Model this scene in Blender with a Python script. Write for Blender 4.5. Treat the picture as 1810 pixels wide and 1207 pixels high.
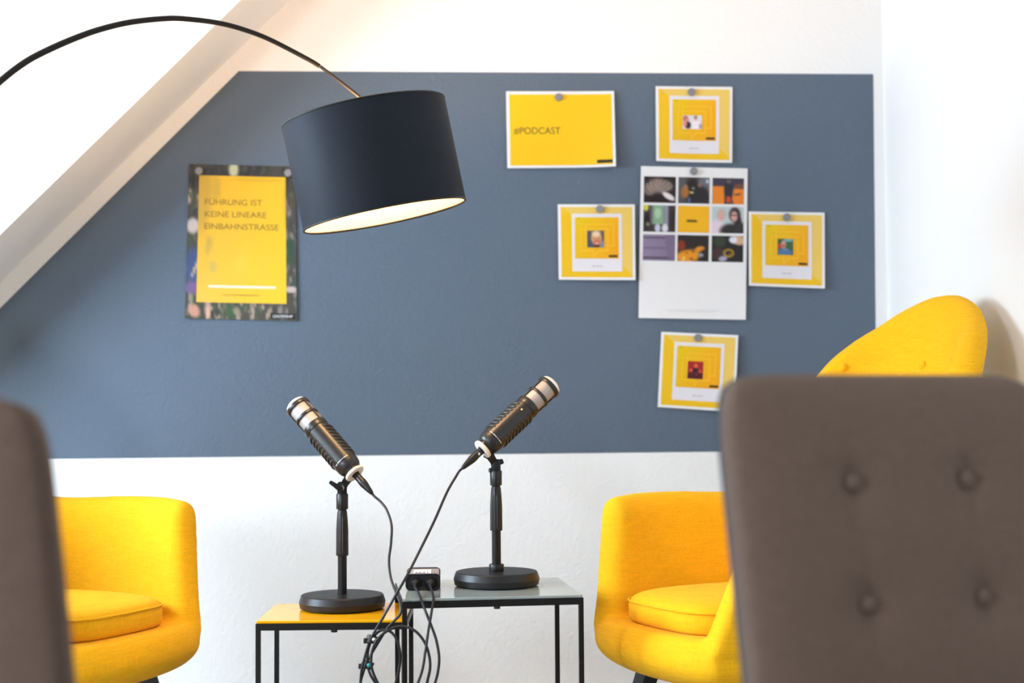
import bpy, bmesh, math, random
from mathutils import Vector, Matrix
R = math.radians
random.seed(7)
sc = bpy.context.scene
for o in list(bpy.data.objects):
    bpy.data.objects.remove(o)

# ------------------------------------------------------------------ camera
F_PX = 2514.0
EYE = Vector((0, 0, .88))
YAW, PITCH, ROLL = R(3.0), math.atan(121.5 / F_PX), R(.4)
fwd = Vector((math.sin(YAW) * math.cos(PITCH), math.cos(YAW) * math.cos(PITCH), math.sin(PITCH)))
r0 = Vector((math.cos(YAW), -math.sin(YAW), 0))
u0 = r0.cross(fwd)
rgt = r0 * math.cos(ROLL) - u0 * math.sin(ROLL)
upv = u0 * math.cos(ROLL) + r0 * math.sin(ROLL)
cam_d = bpy.data.cameras.new('camera')
cam = bpy.data.objects.new('camera', cam_d)
sc.collection.objects.link(cam)
m = Matrix((rgt, upv, -fwd)).transposed().to_4x4()
m.translation = EYE
cam.matrix_world = m
cam_d.sensor_width = 36
cam_d.lens = F_PX * 36 / 1810
cam_d.dof.use_dof = True
cam_d.dof.focus_distance = 3.2
cam_d.dof.aperture_fstop = 2.6
cam_d.clip_start = .05
sc.camera = cam

# ------------------------------------------------------------------ world, lights, exposure
sc.view_settings.view_transform = 'Standard'
sc.view_settings.look = 'None'
sc.view_settings.gamma = 1
sc.view_settings.use_curve_mapping = False
sc.view_settings.exposure = -.02
w = bpy.data.worlds.new('world')
sc.world = w
w.use_nodes = True
w.node_tree.nodes['Background'].inputs[0].default_value = (1, .93, .85, 1)
w.node_tree.nodes['Background'].inputs[1].default_value = .7


def area(name, loc, direction, sx, sy, power, col):
    d = bpy.data.lights.new(name, 'AREA')
    d.shape = 'RECTANGLE'
    d.size, d.size_y = sx, sy
    d.energy = power
    d.color = col
    o = bpy.data.objects.new(name, d)
    sc.collection.objects.link(o)
    o.location = loc
    o.rotation_euler = Vector(direction).to_track_quat('-Z', 'Z').to_euler()
    return o


area('daylight_far_window', (-2.50, 2.85, 1.35), (1, 0, -.7), 1.2, 1.2, 175, (.66, .835, 1))
area('daylight_near_window', (-2.50, .05, 1.25), (1, .75, -.5), .55, .7, 68, (.86, .93, 1))

# ------------------------------------------------------------------ helpers
D = 4.35          # the back wall


def ray(px, py):
    return rgt * ((px - 905) / F_PX) + upv * ((603.5 - py) / F_PX) + fwd


def at_wall(px, py, off=0.0):
    v = ray(px, py)
    return EYE + v * ((D - off) / v.y)


def at(px, py, d):
    return EYE + ray(px, py) * d


def cam_plan(xc, d):          # plan position from sideways / forward metres seen from the eye
    return Vector((xc * math.cos(YAW) + d * math.sin(YAW), -xc * math.sin(YAW) + d * math.cos(YAW), 0))


def mat(name, col, rough=.6, metal=0, bump=None, var=None, sheen=0, coat=0, spec=.5):
    m = bpy.data.materials.new(name)
    m.use_nodes = True
    nt = m.node_tree
    b = nt.nodes['Principled BSDF']
    b.inputs['Base Color'].default_value = (*col, 1)
    b.inputs['Roughness'].default_value = rough
    b.inputs['Metallic'].default_value = metal
    b.inputs['Specular IOR Level'].default_value = spec
    if sheen:
        b.inputs['Sheen Weight'].default_value = sheen
        b.inputs['Sheen Roughness'].default_value = .4
    if coat:
        b.inputs['Coat Weight'].default_value = coat
    tc = nt.nodes.new('ShaderNodeTexCoord')
    if var:
        scale, amt = var
        n = nt.nodes.new('ShaderNodeTexNoise')
        n.inputs['Scale'].default_value = scale
        n.inputs['Detail'].default_value = 4
        nt.links.new(tc.outputs['Object'], n.inputs['Vector'])
        mx = nt.nodes.new('ShaderNodeMixRGB')
        mx.inputs[1].default_value = (*[c * (1 - amt) for c in col], 1)
        mx.inputs[2].default_value = (*[min(1, c * (1 + amt)) for c in col], 1)
        nt.links.new(n.outputs['Fac'], mx.inputs[0])
        nt.links.new(mx.outputs[0], b.inputs['Base Color'])
    if bump:
        scale, strength, dist = bump
        n = nt.nodes.new('ShaderNodeTexNoise')
        n.inputs['Scale'].default_value = scale
        n.inputs['Detail'].default_value = 3
        nt.links.new(tc.outputs['Object'], n.inputs['Vector'])
        bp = nt.nodes.new('ShaderNodeBump')
        bp.inputs['Strength'].default_value = strength
        bp.inputs['Distance'].default_value = dist
        nt.links.new(n.outputs['Fac'], bp.inputs['Height'])
        nt.links.new(bp.outputs[0], b.inputs['Normal'])
    return m


def weave(name, col, amt=.12, sc1=22, sc2=420, strength=.25, dist=.0015, rough=.85, sheen=.2):
    """woven cloth: two noises stretched along the threads"""
    m = bpy.data.materials.new(name)
    m.use_nodes = True
    nt = m.node_tree
    b = nt.nodes['Principled BSDF']
    b.inputs['Roughness'].default_value = rough
    b.inputs['Specular IOR Level'].default_value = .13 if rough < .6 else .2
    b.inputs['Sheen Weight'].default_value = sheen
    b.inputs['Sheen Roughness'].default_value = .5
    b.inputs['Sheen Tint'].default_value = (*[min(1, c + .15) for c in col], 1)
    tc = nt.nodes.new('ShaderNodeTexCoord')
    outs = []
    for s in ((sc1, sc1, sc2), (sc2, sc2, sc1)):
        mp = nt.nodes.new('ShaderNodeMapping')
        mp.inputs['Scale'].default_value = s
        n = nt.nodes.new('ShaderNodeTexNoise')
        n.inputs['Scale'].default_value = 1
        n.inputs['Detail'].default_value = 2
        nt.links.new(tc.outputs['Object'], mp.inputs[0])
        nt.links.new(mp.outputs[0], n.inputs['Vector'])
        outs.append(n.outputs['Fac'])
    ad = nt.nodes.new('ShaderNodeMath')
    ad.operation = 'ADD'
    nt.links.new(outs[0], ad.inputs[0])
    nt.links.new(outs[1], ad.inputs[1])
    ml = nt.nodes.new('ShaderNodeMapRange')
    ml.inputs[1].default_value = .7
    ml.inputs[2].default_value = 1.3
    nt.links.new(ad.outputs[0], ml.inputs[0])
    mx = nt.nodes.new('ShaderNodeMixRGB')
    mx.inputs[1].default_value = (*[c * (1 - amt) for c in col], 1)
    mx.inputs[2].default_value = (*[min(1, c * (1 + amt)) for c in col], 1)
    nt.links.new(ml.outputs[0], mx.inputs[0])
    nt.links.new(mx.outputs[0], b.inputs['Base Color'])
    bp = nt.nodes.new('ShaderNodeBump')
    bp.inputs['Strength'].default_value = strength
    bp.inputs['Distance'].default_value = dist
    nt.links.new(ad.outputs[0], bp.inputs['Height'])
    nt.links.new(bp.outputs[0], b.inputs['Normal'])
    return m


def print_mat(name, rough=.45):
    m = bpy.data.materials.new(name)
    m.use_nodes = True
    nt = m.node_tree
    b = nt.nodes['Principled BSDF']
    b.inputs['Roughness'].default_value = rough
    b.inputs['Specular IOR Level'].default_value = .3
    a = nt.nodes.new('ShaderNodeVertexColor')
    a.layer_name = 'ink'
    g_ = nt.nodes.new('ShaderNodeMixRGB')
    g_.blend_type = 'MULTIPLY'
    g_.inputs[0].default_value = 1
    g_.inputs[2].default_value = (.82, .80, .82, 1)
    nt.links.new(a.outputs[0], g_.inputs[1])
    nt.links.new(g_.outputs[0], b.inputs['Base Color'])
    return m


def lin(r, g, b):
    f = lambda c: ((c / 255 + .055) / 1.055) ** 2.4 if c > 10 else c / 255 / 12.92
    return (f(r), f(g), f(b))


M = {}
M['white_wall'] = mat('white_wall', (.84, .84, .84), .9, bump=(95, .55, .004), spec=.1)
M['white_wall_plain'] = mat('white_wall_plain', (.86, .86, .86), .9, bump=(60, .15, .002), spec=.1)
M['blue_paint'] = mat('blue_paint', (.105, .138, .184), .75, bump=(95, .6, .004), spec=.25, var=(1.5, .04))
M['white_ceiling'] = mat('white_ceiling', (.70, .69, .66), .9, bump=(60, .15, .002), spec=.1)
M['floor'] = mat('floor_boards', (.30, .27, .24), .55, var=(8, .15))
M['yellow'] = weave('yellow_linen', (.86, .445, .006), .10)
M['taupe'] = weave('taupe_cloth', (.138, .098, .078), .12, 60, 500, .2, .001, .9, .12)
M['taupe_dark'] = weave('taupe_button_cloth', (.145, .104, .084), .12, 60, 500, .2, .001)
M['slate_cloth'] = weave('slate_cloth', (.030, .042, .055), .12, 60, 500, .2, .001, .9, .0)
M['taupe_rear'] = weave('dark_taupe_cloth', (.115, .080, .064), .14, 40, 300, .2, .001, .9, .12)  # deeper taupe for the rear panel of the chair turned away
M['black_wood'] = mat('black_wood', (.010, .011, .012), .45)
M['black_metal'] = mat('black_metal', (.005, .005, .005), .42, spec=.3)
M['black_iron'] = mat('black_textured_iron', (.007, .007, .008), .42, bump=(700, .25, .0006), spec=.4)
M['black_plastic'] = mat('black_plastic', (.007, .007, .008), .36, spec=.4)
M['rubber'] = mat('black_rubber', (.010, .010, .013), .45, spec=.4)
M['mic_body'] = mat('matte_charcoal', (.011, .011, .011), .36)
M['silver'] = mat('silver_mesh', (.36, .34, .33), .45, .5, bump=(1500, .6, .0008))
M['silver_plain'] = mat('silver_metal', (.72, .70, .68), .3, .9)
M['ring'] = mat('pale_champagne_ring', (.78, .70, .60), .4, .2)
M['white_ink'] = mat('white_ink', (.8, .8, .8), .6)
M['grey_ink'] = mat('grey_ink', (.45, .45, .47), .7)
M['pale_ink'] = mat('pale_grey_ink', (.68, .68, .70), .7)
M['black_ink'] = mat('black_ink', (.02, .02, .025), .6)
M['olive_ink'] = mat('dark_olive_ink', (.10, .075, .012), .6)
M['text_yellow'] = mat('dark_ochre_ink', (.20, .13, .006), .6)
M['gold'] = mat('gold_dot', (.9, .62, .25), .25, .8)
M['paper'] = mat('white_paper', (.76, .75, .76), .6, spec=.3)
M['print'] = print_mat('printed_ink')
M['magnet'] = mat('grey_magnet', (.22, .22, .23), .45)
M['glass_grey'] = mat('grey_lacquered_glass', (.30, .35, .34), .07, spec=.35)
M['glass_yellow'] = mat('yellow_lacquered_glass', (.84, .40, .006), .07, spec=.2)
M['shade'] = weave('black_shade_cloth', (.011, .015, .023), .15, 120, 900, .15, .0006, .58, 0)
M['lining'] = mat('cream_lining', (.50, .46, .38), .8)
M['tan_plate'] = mat('tan_metal_plate', (.42, .36, .32), .35, .3)
M['teal'] = mat('teal_dot', (.03, .35, .40), .4)
M['frame_white'] = mat('white_window_frame', (.8, .8, .8), .5)
g = bpy.data.materials.new('window_glass')
g.use_nodes = True
gb = g.node_tree.nodes['Principled BSDF']
gb.inputs['Transmission Weight'].default_value = 1
gb.inputs['Roughness'].default_value = 0
gb.inputs['IOR'].default_value = 1.45
M['glass'] = g
bl = bpy.data.materials.new('lit_bulb')
bl.use_nodes = True
bb = bl.node_tree.nodes['Principled BSDF']
bb.inputs['Base Color'].default_value = (1, .9, .7, 1)
bb.inputs['Emission Color'].default_value = (1, .72, .40, 1)
bb.inputs['Emission Strength'].default_value = 6
M['bulb'] = bl


def obj(name, bm, material, parent=None, smooth=False, auto=None):
    me = bpy.data.meshes.new(name)
    bmesh.ops.recalc_face_normals(bm, faces=bm.faces)
    bm.to_mesh(me)
    bm.free()
    me.materials.append(material)
    o = bpy.data.objects.new(name, me)
    sc.collection.objects.link(o)
    if smooth:
        for p in me.polygons:
            p.use_smooth = True
        if auto:
            me.set_sharp_from_angle(angle=R(auto))
    if parent:
        o.parent = parent
    return o


def tag(o, label=None, cat=None, group=None, kind=None):
    for k, v in (('label', label), ('category', cat), ('group', group), ('kind', kind)):
        if v:
            o[k] = v
    return o


def thing(name, label, cat, loc=(0, 0, 0), rz=0, group=None):
    o = bpy.data.objects.new(name, None)
    sc.collection.objects.link(o)
    o.location = loc
    o.rotation_euler = (0, 0, rz)
    o.empty_display_size = .05
    return tag(o, label, cat, group)


def bx(bm, cx, cy, cz, sx, sy, sz, bev=0, rot=None):
    """a box, bevelled, added to bm"""
    t = bmesh.new()
    bmesh.ops.create_cube(t, size=1)
    bmesh.ops.scale(t, vec=(sx, sy, sz), verts=t.verts)
    if bev:
        bmesh.ops.bevel(t, geom=t.edges, offset=bev, segments=2, affect='EDGES', profile=.5)
    if rot is not None:
        bmesh.ops.transform(t, matrix=rot, verts=t.verts)
    bmesh.ops.translate(t, vec=(cx, cy, cz), verts=t.verts)
    me = bpy.data.meshes.new('t')
    t.to_mesh(me)
    t.free()
    bm.from_mesh(me)
    bpy.data.meshes.remove(me)
    return bm


def box(cx, cy, cz, sx, sy, sz, bev=0, rot=None):
    return bx(bmesh.new(), cx, cy, cz, sx, sy, sz, bev, rot)


def lathe(profile, n=32, bm=None, mtx=None, a0=0, a1=2 * math.pi):
    """profile [(r, z)] turned about z"""
    bm = bm or bmesh.new()
    full = abs(a1 - a0 - 2 * math.pi) < 1e-6
    cols = []
    for i in range(n if full else n + 1):
        a = a0 + (a1 - a0) * i / n
        col = []
        for r, z in profile:
            v = Vector((r * math.cos(a), r * math.sin(a), z))
            col.append(bm.verts.new(mtx @ v if mtx else v))
        cols.append(col)
    k = len(cols)
    for i in range(k if full else k - 1):
        a, b = cols[i], cols[(i + 1) % k]
        for j in range(len(profile) - 1):
            bm.faces.new((a[j], b[j], b[j + 1], a[j + 1]))
    bmesh.ops.remove_doubles(bm, verts=bm.verts, dist=1e-6)
    return bm


def spline(pts, n):
    """Catmull-Rom through pts, n samples per span"""
    P = [Vector(p) for p in pts]
    P = [P[0] * 2 - P[1]] + P + [P[-1] * 2 - P[-2]]
    out = []
    for i in range(1, len(P) - 2):
        a, b, c, d = P[i - 1:i + 3]
        for k in range(n):
            t = k / n
            out.append(.5 * ((2 * b) + (c - a) * t + (2 * a - 5 * b + 4 * c - d) * t * t + (3 * b - a - 3 * c + d) * t ** 3))
    out.append(P[-2])
    return out


def tube(pts, rad, n=10, bm=None, closed=False):
    bm = bm or bmesh.new()
    P = [Vector(p) for p in pts]
    N = len(P)
    rads = rad if isinstance(rad, (list, tuple)) else [rad] * N
    rings = []
    nrm = None
    for i in range(N):
        if closed:
            t = (P[(i + 1) % N] - P[i - 1]).normalized()
        else:
            t = (P[min(i + 1, N - 1)] - P[max(i - 1, 0)]).normalized()
        if nrm is None:
            nrm = t.orthogonal().normalized()
        nrm = (nrm - t * nrm.dot(t)).normalized()
        b = t.cross(nrm)
        rings.append([bm.verts.new(P[i] + (nrm * math.cos(2 * math.pi * k / n) + b * math.sin(2 * math.pi * k / n)) * rads[i]) for k in range(n)])
    for i in range(N if closed else N - 1):
        a, c = rings[i], rings[(i + 1) % N]
        for k in range(n):
            bm.faces.new((a[k], a[(k + 1) % n], c[(k + 1) % n], c[k]))
    if not closed:
        bm.faces.new(rings[0][::-1])
        bm.faces.new(rings[-1])
    return bm


def loft(rings, bm=None, cap0=True, cap1=True, closed=True):
    bm = bm or bmesh.new()
    V = [[bm.verts.new(p) for p in r] for r in rings]
    n = len(V[0])
    for a, b in zip(V, V[1:]):
        for k in range(n if closed else n - 1):
            bm.faces.new((a[k], a[(k + 1) % n], b[(k + 1) % n], b[k]))
    if cap0:
        bm.faces.new(V[0][::-1])
    if cap1:
        bm.faces.new(V[-1])
    return bm


def extrude_poly(pts, vec):
    bm = bmesh.new()
    a = [bm.verts.new(p) for p in pts]
    b = [bm.verts.new(Vector(p) + Vector(vec)) for p in pts]
    bm.faces.new(a)
    bm.faces.new(b[::-1])
    for i in range(len(a)):
        j = (i + 1) % len(a)
        bm.faces.new((a[i], b[i], b[j], a[j]))
    return bm


def subsurf(o, lv=1):
    s = o.modifiers.new('smooth', 'SUBSURF')
    s.levels = s.render_levels = lv
    return o


def axis_mtx(p, zdir, xhint=(0, 0, 1)):
    z = Vector(zdir).normalized()
    x = Vector(xhint)
    x = (x - z * x.dot(z))
    x = x.normalized() if x.length > 1e-4 else z.orthogonal().normalized()
    y = z.cross(x)
    mm = Matrix((x, y, z)).transposed().to_4x4()
    mm.translation = Vector(p)
    return mm


# ------------------------------------------------------------------ room shell
XR = at_wall(1566, 400).x                       # right wall
ca, cb = at_wall(0, 501), at_wall(417, 93)      # slope meets back wall
SL = (cb.z - ca.z) / (cb.x - ca.x)
YC = D - .348                                    # dormer cheek
XL = -2.58
sx_ = lambda z: ca.x + (z - ca.z) / SL
sz_ = lambda x: ca.z + (x - ca.x) * SL
ZC = 2.62                                       # ceiling
Y0 = -1.2
YD = -.6                                        # near end of the dormer


def struct(name, bm, m, parent=None):
    o = obj(name, bm, m, parent)
    if parent is None:
        o['kind'] = 'structure'
    return o


wall_back = struct('wall_back', box((XL + XR) / 2, D + .05, ZC / 2, XR - XL + .2, .1, ZC), M['white_wall'])
struct('wall_right', box(XR + .05, (Y0 + D) / 2, ZC / 2, .1, D - Y0, ZC), M['white_wall_plain'])
struct('floor', box((XL + XR) / 2, (Y0 + D) / 2, -.05, XR - XL + .2, D - Y0 + .2, .1), M['floor'])
xt = sx_(ZC)
struct('ceiling', box((xt + XR) / 2, (Y0 + D) / 2, ZC + .05, XR - xt + .1, D - Y0, .1), M['white_ceiling'])
zk = max(0, sz_(XL))
nrm = Vector((-SL, 0, 1)).normalized() * .012
for i, (ya, yb) in enumerate(((YC + .02, D), (Y0, YD - .02))):
    pts = [(XL, ya, zk), (xt, ya, ZC), (xt, yb, ZC), (XL, yb, zk)]
    struct('ceiling_slope', extrude_poly(pts, nrm), M['white_wall_plain'])
for i, (ya, th) in enumerate(((YC, .02), (YD, -.02))):
    pts = [(XL, ya, zk), (xt, ya, ZC), (XL, ya, ZC)]
    struct('wall_dormer_cheek', extrude_poly(pts, (0, th, 0)), M['white_wall_plain'])
struct('ceiling_dormer', box((XL + xt) / 2, (YD + YC) / 2, ZC + .05, xt - XL, YC - YD, .1), M['white_ceiling'])
# left wall with two window openings
wins = ((2.25, 3.45), (-.35, .45))
wl = bmesh.new()
zs0, zs1 = .7, 2.0
ys = [Y0, wins[1][0], wins[1][1], wins[0][0], wins[0][1], D]
for k in range(0, 6, 2):
    bx(wl, XL - .05, (ys[k] + ys[k + 1]) / 2, ZC / 2, .1, ys[k + 1] - ys[k], ZC)
for a, b in wins:
    bx(wl, XL - .05, (a + b) / 2, zs0 / 2, .1, b - a, zs0)
    bx(wl, XL - .05, (a + b) / 2, (zs1 + ZC) / 2, .1, b - a, ZC - zs1)
struct('wall_left', wl, M['white_wall_plain'])
for i, (a, b) in enumerate(wins):
    fr = bmesh.new()
    ym, zm = (a + b) / 2, (zs0 + zs1) / 2
    bx(fr, XL - .05, a + .03, zm, .06, .06, zs1 - zs0)
    bx(fr, XL - .05, b - .03, zm, .06, .06, zs1 - zs0)
    bx(fr, XL - .05, ym, zs0 + .03, .06, b - a - .12, .06)
    bx(fr, XL - .05, ym, zs1 - .03, .06, b - a - .12, .06)
    wo = struct('window_%d' % (i + 1), fr, M['frame_white'])
    obj('pane', box(XL - .05, ym, zm, .006, b - a - .12, zs1 - zs0 - .12), M['glass'], wo)
    obj('sill', box(XL + .04, ym, zs0 - .015, .16, b - a + .1, .03, .005), M['frame_white'], wo)
struct('baseboard_back', box((XL + XR) / 2, D - .006, .019, XR - XL, .012, .038, .003), M['frame_white'])
# the blue painted field
bp = [at_wall(*p, .0012) for p in ((422, 125.5), (1543.5, 131), (1549.5, 795), (-272, 815))]
obj('painted_field', extrude_poly(bp, (0, .0011, 0)), M['blue_paint'], wall_back)


# ------------------------------------------------------------------ papers on the wall
def sheet_map(corners, curl=None):
    TL, TR, BR, BL = [at_wall(*c, .004) for c in corners]

    def P(u, v, e=0.0):
        p = (TL * (1 - u) + TR * u) * (1 - v) + (BL * (1 - u) + BR * u) * v
        c = curl(u, v) if curl else 0
        return p + Vector((0, -(c + e), 0))
    return P


def sheet_mesh(P, u0=0, u1=1, v0=0, v1=1, e=0.0, nu=12, nv=12, thick=.0006, color=None):
    """a conformal patch of the sheet with a thin edge; color(u, v) in 0..1 gives the ink"""
    bm = bmesh.new()
    lay = bm.loops.layers.color.new('ink') if color else None
    top = [[bm.verts.new(P(u0 + (u1 - u0) * i / nu, v0 + (v1 - v0) * j / nv, e)) for i in range(nu + 1)] for j in range(nv + 1)]
    ink = {}
    for j in range(nv):
        for i in range(nu):
            q = (top[j][i], top[j][i + 1], top[j + 1][i + 1], top[j + 1][i])
            f = bm.faces.new(q)
            if color:
                for lp, (a, b) in zip(f.loops, ((i, j), (i + 1, j), (i + 1, j + 1), (i, j + 1))):
                    if (a, b) not in ink:
                        ink[(a, b)] = color(a / nu, b / nv)
                    # float colours are stored as sRGB bytes by the loop layer
                    lp[lay] = (*ink[(a, b)], 1)
    return bm


def paper(name, P, label, cat, group=None, nu=14, nv=14):
    """white sheet, front and back faces joined by an edge"""
    bm = bmesh.new()
    n = [[None] * (nu + 1) for _ in range(nv + 1)]
    bk = [[None] * (nu + 1) for _ in range(nv + 1)]
    for j in range(nv + 1):
        for i in range(nu + 1):
            n[j][i] = bm.verts.new(P(i / nu, j / nv, 0))
            bk[j][i] = bm.verts.new(P(i / nu, j / nv, -.0006))
    for j in range(nv):
        for i in range(nu):
            bm.faces.new((n[j][i], n[j][i + 1], n[j + 1][i + 1], n[j + 1][i]))
            bm.faces.new((bk[j][i], bk[j + 1][i], bk[j + 1][i + 1], bk[j][i + 1]))
    rim = [(0, i) for i in range(nu)] + [(j, nu) for j in range(nv)] + [(nv, i) for i in range(nu, 0, -1)] + [(j, 0) for j in range(nv, 0, -1)]
    for k in range(len(rim)):
        a, b = rim[k], rim[(k + 1) % len(rim)]
        bm.faces.new((n[a[0]][a[1]], n[b[0]][b[1]], bk[b[0]][b[1]], bk[a[0]][a[1]]))
    o = obj(name, bm, M['paper'], smooth=True, auto=40)
    return tag(o, label, cat, group)


def ink(rgb):
    return tuple(c / 255 for c in rgb)


def painted(blobs, bg):
    """soft-edged raster from ellipses (cx, cy, rx, ry, angle, rgb) and boxes ('b', x0, y0, x1, y1, rgb)"""
    def col(u, v):
        c = Vector(bg(u, v) if callable(bg) else bg)
        for b in blobs:
            if b[0] == 'b':
                _, x0, y0, x1, y1, rgb = b
                d = max(x0 - u, u - x1, y0 - v, v - y1)
                k = min(1, max(0, .5 - d / .05))
            else:
                cx, cy, rx, ry, an, rgb = b
                ca_, sa_ = math.cos(R(an)), math.sin(R(an))
                x, y = (u - cx) * ca_ + (v - cy) * sa_, -(u - cx) * sa_ + (v - cy) * ca_
                d = math.hypot(x / rx, y / ry)
                k = min(1, max(0, (1.3 - d) / .62))
                k = k * k * (3 - 2 * k)
            c = c * (1 - k) + Vector(rgb) * k
        return ink(c)
    return col


def flat(name, P, u0, v0, u1, v1, rgb, e, parent, nu=8, nv=8):
    fn = rgb if callable(rgb) else (lambda u, v: ink(rgb))
    return obj(name, sheet_mesh(P, u0, u1, v0, v1, e, nu, nv, color=fn), M['print'], parent, True)


def lettering(name, P, txt, u0, u1, vb, cap, e, m, parent, italic=0):
    """text from u0 to u1 with its baseline at vb and capital height cap, lying on the sheet"""
    cu = bpy.data.curves.new('t', 'FONT')
    cu.body = txt
    to = bpy.data.objects.new('t', cu)
    sc.collection.objects.link(to)
    bpy.context.view_layer.update()
    me = to.evaluated_get(bpy.context.evaluated_depsgraph_get()).to_mesh()
    bm = bmesh.new()
    bm.from_mesh(me)
    to.to_mesh_clear()
    bpy.data.objects.remove(to)
    bpy.data.curves.remove(cu)
    xs = [v.co.x for v in bm.verts]
    x0, x1 = min(xs), max(xs)
    ch = .729
    for v in bm.verts:
        u = u0 + (v.co.x - x0) / (x1 - x0) * (u1 - u0)
        vv = vb - v.co.y / ch * cap
        v.co = P(u, vv, e)
    return obj(name, bm, m, parent)


def magnet(px, py, label, off=.0065):
    p = at_wall(px, py, off)
    bm = lathe([(0, 0), (.0115, 0), (.0118, .001), (.0118, .0055), (.0108, .0068), (.0085, .007), (.008, .0064), (0, .0064)], 28,
               mtx=axis_mtx(p, (0, -1, 0)))
    return tag(obj('magnet', bm, M['magnet'], smooth=True, auto=40), label, 'magnet', None)


# -- the leadership poster on the left
PP = sheet_map(((334.4, 290), (522, 294.5), (525, 567), (327.5, 562.9)), lambda u, v: .004 * abs(u - .5) ** 2 * 4 * v + .002)
poster = paper('poster', PP, 'large foliage poster with yellow panel reading FÜHRUNG IST KEINE LINEARE EINBAHNSTRASSE', 'poster')
rnd = random.Random(3)
blobs = []
for k in range(520):
    y = rnd.random()
    x = rnd.random()
    if y < .16:
        c = rnd.choice([(44, 46, 50), (54, 54, 54), (64, 62, 54), (48, 52, 48)])
    elif x > .85:
        c = rnd.choice([(60, 64, 56), (84, 94, 74), (104, 110, 98), (76, 68, 58), (140, 132, 124), (58, 86, 72)])
    else:
        c = rnd.choice([(84, 92, 70), (124, 110, 94), (176, 150, 130), (70, 84, 62), (150, 140, 118), (58, 60, 56), (100, 104, 80), (182, 160, 144)])
    blobs.append((x, y, .006 + rnd.random() * .016, .015 + rnd.random() * .05, rnd.uniform(-35, 35), c))
blobs += [(.42, .03, .045, .05, 0, (196, 200, 160)), (.05, .40, .06, .05, 0, (206, 194, 186)), (.06, .66, .07, .12, 0, (66, 84, 128)), (.09, .66, .012, .09, 30, (190, 176, 150)),
          (.05, .80, .06, .04, 0, (120, 96, 140)), (.94, .55, .03, .10, 0, (44, 78, 58)), (.95, .80, .06, .02, 0, (200, 180, 176)),
          (.20, .96, .02, .05, 0, (222, 176, 152)), (.08, .95, .05, .04, 20, (206, 150, 128)), (.40, .95, .03, .05, -20, (60, 92, 60))]
flat('foliage_print', PP, 0, 0, 1, 1, painted(blobs, (74, 72, 64)), .0004, poster, 56, 80)
pn = [(.03, .10, .12, .35, 0, (214, 172, 60)), (.2, .10, .05, .10, 0, (216, 176, 56)), (.12, .55, .04, .08, 10, (210, 176, 70)), (.18, .72, .05, .05, 0, (214, 184, 80)), (.5, .70, .06, .07, 0, (236, 200, 60)),
      (.74, .72, .06, .09, 0, (232, 196, 50)), (.985, .2, .02, .25, 0, (212, 170, 30)), (.7, .02, .3, .02, 0, (220, 176, 30))]
UL, UR, VT, VB = .098, .908, .072, .893
panel = flat('yellow_panel', PP, UL, VT, UR, VB, painted(pn, lambda u, v: (244 - 0 * u, 192 + 8 * v - 6 * (1 - u), 36 + 40 * v * (1 - u))), .0009, poster, 26, 36)


def pu(px, py):       # poster pixel to poster uv
    v = (py - 290 - (px - 334) * .024) / 272.8
    l = 334.4 - 6.9 * v
    r = 522 + 3 * v
    return (px - l) / (r - l), v


for txt, xa, xb, yb in (('FÜHRUNG IST', 362.5, 463.5, 361), ('KEINE LINEARE', 362.5, 471, 382.5), ('EINBAHNSTRASSE', 361.7, 493, 404)):
    ua, vb = pu(xa, yb)
    ub, _ = pu(xb, yb)
    lettering('lettering', PP, txt, ua, ub, vb + .004, .040, .0014, M['text_yellow'], poster)
flat('white_bar', PP, .205, .782, .81, .797, (252, 246, 214), .0014, poster, 4, 1)
lettering('lettering', PP, '© ZITAT FÜR FÜHRUNGSKRÄFTE', .33, .66, .848, .011, .0014, M['text_yellow'], poster)
flat('black_label', PP, .765, .955, .985, .990, (20, 20, 24), .0014, poster, 4, 2)
lettering('lettering', PP, 'LEADERSHIP', .785, .965, .9825, .019, .0019, M['white_ink'], poster)
magnet(352, 302.5, 'grey magnet in the upper left corner of the leadership poster', .010)
magnet(509.5, 306, 'grey magnet on the leadership poster half hidden by the lamp shade', .010)

# -- the #PODCAST sheet
PS = sheet_map(((894.3, 161.7), (1084.8, 161.7), (1086.8, 296.5), (896.6, 297.8)), lambda u, v: .002 + .020 * max(0, u - .55) ** 2 * 4 * (.3 + v) + .004 * v)
pod = paper('sign', PS, 'wide yellow sheet with white border reading #PODCAST', 'sign')
flat('yellow_print', PS, .028, .04, .975, .968, (250, 202, 18), .0005, pod)
lettering('lettering', PS, '#PODCAST', .066, .497, .558, .092, .001, M['olive_ink'], pod)
flat('black_label', PS, .83, .905, .972, .948, (44, 40, 28), .001, pod, 4, 2)
magnet(987, 172, 'grey magnet at the top edge of the #PODCAST sheet', .0095)

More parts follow.
